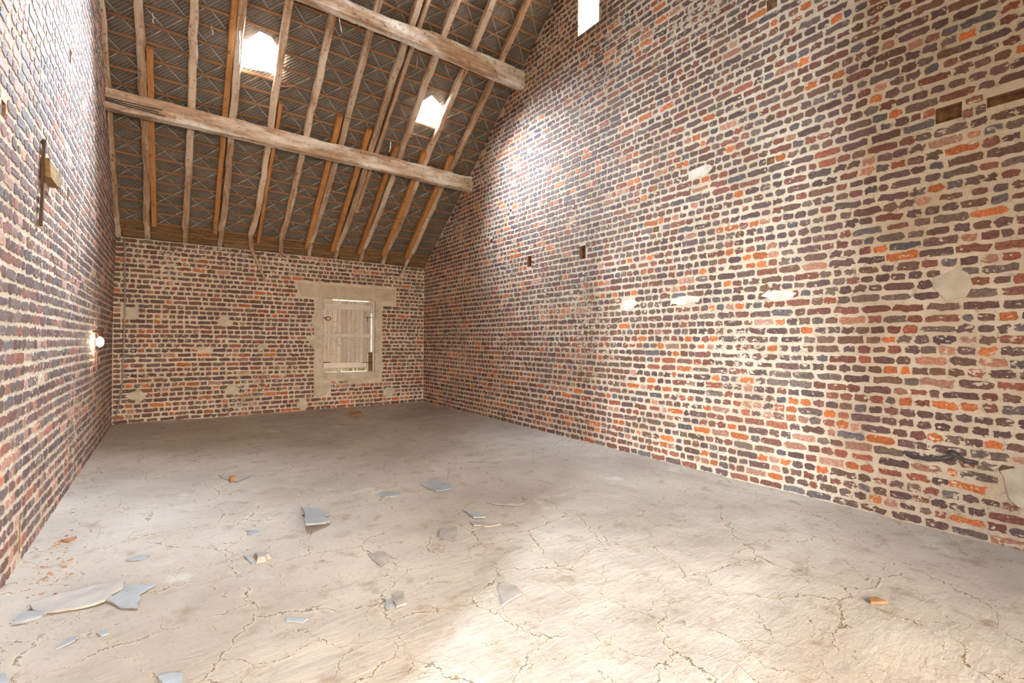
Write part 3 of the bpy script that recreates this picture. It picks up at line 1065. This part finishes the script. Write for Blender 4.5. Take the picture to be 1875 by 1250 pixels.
# iron strap and cut beam end in the left wall
o = link_mesh('iron_strap', *beam_mesh(0.48, 0.028, 0.014, 9, jit=0.002), M['iron'])
o.matrix_local = frame_from((lean(1.8) + 0.014, -4.40, 1.76), (lean(2.2) + 0.014, -4.385, 2.23), (1, 0, 0))
tag(o, 'rusty vertical iron strap on the left wall beside the beam end', 'strap')
bm = bmesh.new(); bmesh.ops.create_cube(bm, size=1)
for v in bm.verts: v.co = Vector((v.co.x * 0.09, v.co.y * 0.27, v.co.z * 0.105))
bmesh.ops.subdivide_edges(bm, edges=bm.edges[:], cuts=2)
for v in bm.verts: v.co += Vector((noise.noise(v.co * 9) * .010, noise.noise(v.co * 8 + Vector((4, 0, 0))) * .02, noise.noise(v.co * 9 + Vector((0, 4, 0))) * .012))
o = link_bm('beam_end', bm, M['endwood']); o.location = (0.018, -4.24, 2.09)
tag(o, 'sawn timber beam end sticking out of the left wall', 'beam end')
# hook-like twist of wire in the right wall, low at the right edge
pts = [(W - .012, -7.08, .455), (W - .03, -7.13, .44), (W - .04, -7.2, .435), (W - .045, -7.26, .45), (W - .03, -7.31, .475), (W - .015, -7.30, .50), (W - .02, -7.36, .46), (W - .01, -7.42, .455)]
tag(tube('wire', pts, lambda t: 0.014 * (1 - abs(t - .55)) + .003, M['steel']), 'bent grey wire and stub low on the right wall near the picture edge', 'wire')

# glowing bulb on the left wall near the far corner
lp = empty('wall_lamp', (0.0, -1.93, 1.10))
tag(lp, 'small glowing bulb on the left wall near the far corner', 'lamp')
m, nt, b = mat('glowing_bulb'); b.inputs['Emission Color'].default_value = (1, 0.80, 0.58, 1); b.inputs['Emission Strength'].default_value = 130
bm = bmesh.new(); bmesh.ops.create_uvsphere(bm, u_segments=20, v_segments=12, radius=0.030)
for v in bm.verts: v.co.z *= 1.45 if v.co.z < 0 else 1.75
link_bm('bulb', bm, m, lp, smooth=True).location = (0.055, 0, 0)
bm = bmesh.new(); bmesh.ops.create_cone(bm, segments=16, radius1=0.024, radius2=0.020, depth=0.05, cap_ends=True)
link_bm('lamp_socket', bm, M['iron'], lp).location = (0.055, 0, 0.082)
bm = bmesh.new(); bmesh.ops.create_cube(bm, size=1)
for v in bm.verts: v.co = Vector((v.co.x * .062, v.co.y * .02, v.co.z * .02))
link_bm('lamp_bracket', bm, M['iron'], lp).location = (0.032, 0, 0.105)


# cobwebs
def web(name, pts, rad, label, parent=None):
    return tag(tube(name, pts, rad, M['web'], sides=5), label, 'cobweb')


def hang(u, s, L, seed, drift=.03, rad=.004):
    r = random.Random(seed); p = roofpt(u, s, 0.13); out = [p]
    for i in range(1, 7):
        out.append(p + Vector((drift * i / 6 + r.gauss(0, .004), r.gauss(0, .004), -L * i / 6)))
    return out


web('cobweb_strand', hang(2.02, 3.62, 0.26, 1, .04), lambda t: .002 + .004 * abs(math.sin(t * 9)), 'long dusty cobweb strand hanging below the upper beam, left part')
web('cobweb_strand', hang(2.98, 3.45, 0.13, 2, .0), lambda t: .002 + .003 * t, 'short cobweb strand hanging under the upper beam, above the right roof hole')
web('cobweb_strand', hang(0.93, 3.02, 0.10, 3, .01), lambda t: .002 + .003 * t, 'small cobweb strand hanging high left of the left roof hole')
web('cobweb_strand', hang(3.02, 2.30, 0.14, 4, -.02), lambda t: .006 + .006 * abs(math.sin(t * 11)), 'thick dusty cobweb tuft hanging over the lower beam')
web('cobweb_strand', hang(1.17, 3.05, 0.34, 5, -.01), lambda t: .004 + .006 * abs(math.sin(t * 7)), 'thick cobweb rope on the rafters left of the left roof hole')
web('cobweb_strand', hang(0.46, 2.95, 0.10, 6, .01), lambda t: .002 + .003 * t, 'small cobweb strand between the leftmost rafters')

# ------------------------------------------------------------------ debris on the floor
DEB = {
'A':[(1.318, -4.702), (1.417, -4.722), (1.462, -4.843), (1.417, -4.908), (1.427, -4.989), (1.388, -5.023), (1.342, -5.036), (1.27, -5.053)],
'B':[(0.151, -5.276), (0.135, -5.224), (0.224, -5.17), (0.347, -5.165), (0.447, -5.216), (0.444, -5.27), (0.388, -5.354), (0.293, -5.36), (0.198, -5.324)],
'C':[(0.394, -5.358), (0.441, -5.278), (0.484, -5.261), (0.565, -5.309), (0.507, -5.369), (0.507, -5.503), (0.441, -5.449)],
'D':[(2.221, -4.6), (2.377, -4.576), (2.41, -4.672), (2.423, -4.785), (2.368, -4.825), (2.245, -4.821), (2.227, -4.717)],
'E':[(1.838, -4.633), (1.917, -4.61), (2.01, -4.7), (1.971, -4.76), (1.877, -4.734)],
'F':[(1.429, -6.011), (1.478, -6.018), (1.449, -6.117), (1.402, -6.118), (1.409, -6.061)],
'F2':[(1.388, -6.029), (1.409, -6.061), (1.366, -6.118), (1.364, -6.091)],
'G':[(1.882, -6.213), (1.924, -6.273), (1.902, -6.345), (1.78, -6.368)],
'H':[(1.946, -5.474), (2.026, -5.443), (2.042, -5.507), (1.943, -5.651), (1.887, -5.565)],
'I':[(2.211, -5.281), (2.274, -5.367), (2.266, -5.48), (2.203, -5.436)],
'I2':[(2.152, -5.476), (2.296, -5.614), (2.216, -5.611), (2.14, -5.54)],
'J':[(2.431, -5.236), (2.609, -5.346), (2.632, -5.422), (2.568, -5.422), (2.447, -5.306)],
'K':[(1.482, -5.543), (1.554, -5.567), (1.566, -5.642), (1.478, -5.717), (1.472, -5.627)],
'L':[(1.007, -5.913), (1.076, -5.986), (1.052, -6.0), (0.999, -5.955)],
'M':[(0.971, -5.237), (1.05, -5.292), (1.016, -5.344), (0.971, -5.337)],
'M2':[(0.928, -5.207), (0.967, -5.273), (0.952, -5.324)],
'N':[(0.277, -5.659), (0.293, -5.602), (0.335, -5.606), (0.326, -5.632)],
'O':[(0.429, -4.916), (0.48, -4.88), (0.532, -4.911), (0.491, -4.959)],
'P':[(0.384, -5.614), (0.41, -5.612), (0.426, -5.65), (0.403, -5.651)],
'Q':[(0.105, -5.354), (0.117, -5.297), (0.145, -5.287), (0.204, -5.328), (0.187, -5.354), (0.139, -5.364)],
'R':[(0.139, -5.717), (0.169, -5.744), (0.183, -5.799), (0.154, -5.793)],
'S':[(0.582, -6.052), (0.62, -6.054), (0.654, -6.088), (0.648, -6.144), (0.596, -6.107)],
'T':[(0.945, -3.414), (1.04, -3.667), (1.183, -3.565), (1.046, -3.731)],
'T2':[(1.003, -3.581), (1.048, -3.581), (1.055, -3.647), (0.999, -3.699)],
'U':[(0.981, -4.818), (1.039, -4.858), (1.053, -4.934), (1.001, -4.929)],
'V':[(2.847, -0.587), (3.078, -0.534), (3.007, -0.95), (2.755, -1.028)],
'W':[(3.137, -7.277), (3.184, -7.294), (3.18, -7.335), (3.11, -7.295)],
'X':[(0.116, -4.399), (0.156, -4.398), (0.184, -4.389), (0.161, -4.445)],

}


def slab(name, key, thick, material, label, cat, tilt=(0, 0), lift=0.0, seed=0, curl=0.0):
    pts = DEB[key]; r = random.Random(seed)
    cx = sum(p[0] for p in pts) / len(pts); cy = sum(p[1] for p in pts) / len(pts)
    ring = []
    for i, a in enumerate(pts):
        b = pts[(i + 1) % len(pts)]
        for t in (0, .33, .66):
            j = 0.0 if t == 0 else math.dist(a, b) * 0.045
            ring.append((a[0] + (b[0] - a[0]) * t + r.gauss(0, 1) * j - cx, a[1] + (b[1] - a[1]) * t + r.gauss(0, 1) * j - cy))
    n = len(ring); vs = []
    for layer in range(2):
        for sc in (1.0, 0.55):
            for (x, y) in ring:
                tp = 0.72 if (thick > .02 and layer) else 1.0
                x *= sc * tp; y *= sc * tp
                z = x * tilt[0] + y * tilt[1] + curl * (math.hypot(x, y) ** 2) * 8 + noise.noise(Vector((x * 14, y * 14, seed))) * 0.004
                vs.append((x, y, z + (thick if layer else 0)))
        x = y = 0
        vs.append((0, 0, (thick if layer else 0) + noise.noise(Vector((0, 0, seed))) * .004))
    m = 2 * n + 1; fs = []
    for L in (0, 1):
        o = L * m
        for i in range(n):
            k = (i + 1) % n
            q = (o + i, o + k, o + n + k, o + n + i); t = (o + n + i, o + n + k, o + 2 * n)
            fs += [q, t] if L else [q[::-1], t[::-1]]
    for i in range(n):
        k = (i + 1) % n
        fs.append((k, i, m + i, m + k))
    ob = link_mesh(name, vs, fs, material)
    zmin = min(v[2] for v in vs)
    z = max(floor_z(cx + x, cy + y) for x, y in ring)
    ob.location = (cx, cy, z - zmin - 0.001 + lift)
    return tag(ob, label, cat)


slab('folded_sheet', 'A', 0.012, M['slate'], 'blue-grey folded sheet with a raised left edge, the largest piece lying mid-floor', 'sheet', tilt=(-0.22, 0.0), seed=1)
slab('paper_sheet', 'B', 0.010, M['pale'], 'long pale wavy sheet on the floor near the left wall', 'sheet', seed=2, curl=0.03)
slab('slate_flake', 'C', 0.006, M['slate'], 'blue-grey broken flake touching the right end of the long pale sheet', 'fragment', seed=3)
slab('slate_flake', 'D', 0.006, M['slate'], 'blue-grey flat flake with curled right corner, upper middle of the floor', 'fragment', seed=4, curl=0.04)
slab('slate_flake', 'E', 0.005, M['slate'], 'thin blue-grey flake just left of the curled one in mid-floor', 'fragment', seed=5)
slab('slate_flake', 'F', 0.008, M['slate_d'], 'square dark grey flake left of the bright band in the foreground', 'fragment', seed=6, tilt=(0.04, 0))
slab('slate_flake', 'F2', 0.006, M['slate'], 'small blue-grey chip leaning on the square dark flake in the foreground', 'fragment', seed=7)
slab('slate_flake', 'G', 0.005, M['slate_d'], 'grey pointed flake lying in the bright band of the foreground', 'fragment', seed=8)
slab('slate_flake', 'H', 0.005, M['slate_d'], 'flat grey-brown flake in mid-floor just left of the bright band', 'fragment', seed=9)
slab('slate_flake', 'I', 0.008, M['slate'], 'curled light chip above a dark sliver in mid-floor', 'fragment', seed=10, curl=0.05)
slab('slate_flake', 'I2', 0.008, M['slate_d'], 'dark sliver just below the curled light chip in mid-floor', 'fragment', seed=11)
slab('slate_flake', 'J', 0.005, M['slate_d'], 'long narrow grey sliver near the bright band, behind the curled chip', 'fragment', seed=12)
slab('slate_flake', 'K', 0.004, M['slate_d'], 'wrinkled grey-brown flake pressed in the floor right of the folded sheet', 'fragment', seed=13)
slab('slate_flake', 'L', 0.006, M['slate'], 'small blue-grey strip alone in the foreground below the folded sheet', 'fragment', seed=14)
slab('stone_chip', 'M', 0.028, M['slate_d'], 'thick dark stone chip left of and below the folded sheet', 'stone', seed=15)
slab('slate_flake', 'M2', 0.006, M['slate'], 'thin flake against the left side of the thick stone chip', 'fragment', seed=16)
slab('slate_flake', 'N', 0.005, M['slate'], 'leaf-shaped blue-grey flake below the long pale sheet', 'fragment', seed=17)
slab('slate_flake', 'O', 0.005, M['slate'], 'leaf-shaped pale flake behind the long pale sheet', 'fragment', seed=18)
slab('slate_flake', 'P', 0.005, M['slate'], 'tiny blue-grey chip right of the leaf-shaped flake in the left foreground', 'fragment', seed=19)
slab('slate_flake', 'Q', 0.012, M['slate'], 'crumpled light flake at the left end of the long pale sheet', 'fragment', seed=20, curl=0.05)
slab('slate_flake', 'R', 0.006, M['slate'], 'grey flake at the lower left corner of the picture', 'fragment', seed=21)
slab('slate_flake', 'S', 0.010, M['slate'], 'crumpled blue-grey flake at the bottom edge, left foreground', 'fragment', seed=22, curl=0.04)
slab('slate_flake', 'T', 0.004, M['slate_d'], 'flat grey flake under the tan chip far back near the left wall', 'fragment', seed=23)
slab('wood_chip', 'T2', 0.028, M['tan'], 'small tan chip lying on a grey flake in the left rear half', 'chip', seed=24, lift=0.004)
slab('slate_flake', 'U', 0.004, M['slate'], 'thin flat flake left of the folded sheet', 'fragment', seed=25)
slab('board_piece', 'V', 0.022, M['tan'], 'small tan board piece on the floor in front of the window', 'board', seed=26)
slab('wood_splinter', 'W', 0.010, M['tan'], 'orange wood splinter alone on the right foreground floor', 'splinter', seed=27)
slab('wood_splinter', 'X', 0.012, M['tan'], 'orange-tan splinter beside the foot of the left wall', 'splinter', seed=28)

# crumbs of mortar and brick swept along the walls and over the floor
def crumbs(name, spots, material, label, seed):
    r = random.Random(seed); vs = []; fs = []
    for (x, y, sz) in spots:
        b = len(vs); z = floor_z(x, y)
        top = [(x + r.gauss(0, .3) * sz + dx * sz, y + r.gauss(0, .3) * sz + dy * sz, z + hh * sz) for dx, dy, hh in
               ((-.9, -.5, -.2), (.8, -.7, -.2), (.9, .6, -.2), (-.6, .8, -.2), (-.4, -.3, .55), (.5, -.2, .6), (.1, .5, .5))]
        vs += top
        fs += [(b, b + 1, b + 5, b + 4), (b + 1, b + 2, b + 5), (b + 2, b + 3, b + 6), (b + 2, b + 6, b + 5), (b + 3, b, b + 4), (b + 3, b + 4, b + 6), (b + 4, b + 5, b + 6)]
    o = link_mesh(name, vs, fs, material); o['kind'] = 'stuff'
    return tag(o, label, 'rubble')


r = random.Random(77)
sp = []
for i in range(900):
    e = r.random(); d = abs(r.gauss(0, .06)) + 0.015
    if e < .38: sp.append((d, -r.uniform(0.1, 7.2), r.uniform(.003, .010)))
    elif e < .72: sp.append((W - d, -r.uniform(0.1, 9.2), r.uniform(.003, .010)))
    elif e < .82: sp.append((r.uniform(.1, W - .1), -d, r.uniform(.004, .012)))
    else: sp.append((r.uniform(.1, W - .1), -r.uniform(0.1, 8.5), r.uniform(.002, .007)))
crumbs('mortar_crumbs', sp, M['stone'], 'brown crumbs of mortar and earth scattered along the wall feet', 5)
sp = [(abs(r.gauss(0, .09)) + .02, -4.65 + r.gauss(0, .25), r.uniform(.003, .012)) for i in range(140)]
sp += [(abs(r.gauss(0, .05)) + .02, -r.uniform(1, 5), r.uniform(.003, .009)) for i in range(120)]
crumbs('brick_crumbs', sp, M['tan'], 'reddish brick crumbs at the foot of the left wall', 6)
print('BRICKS', counts)
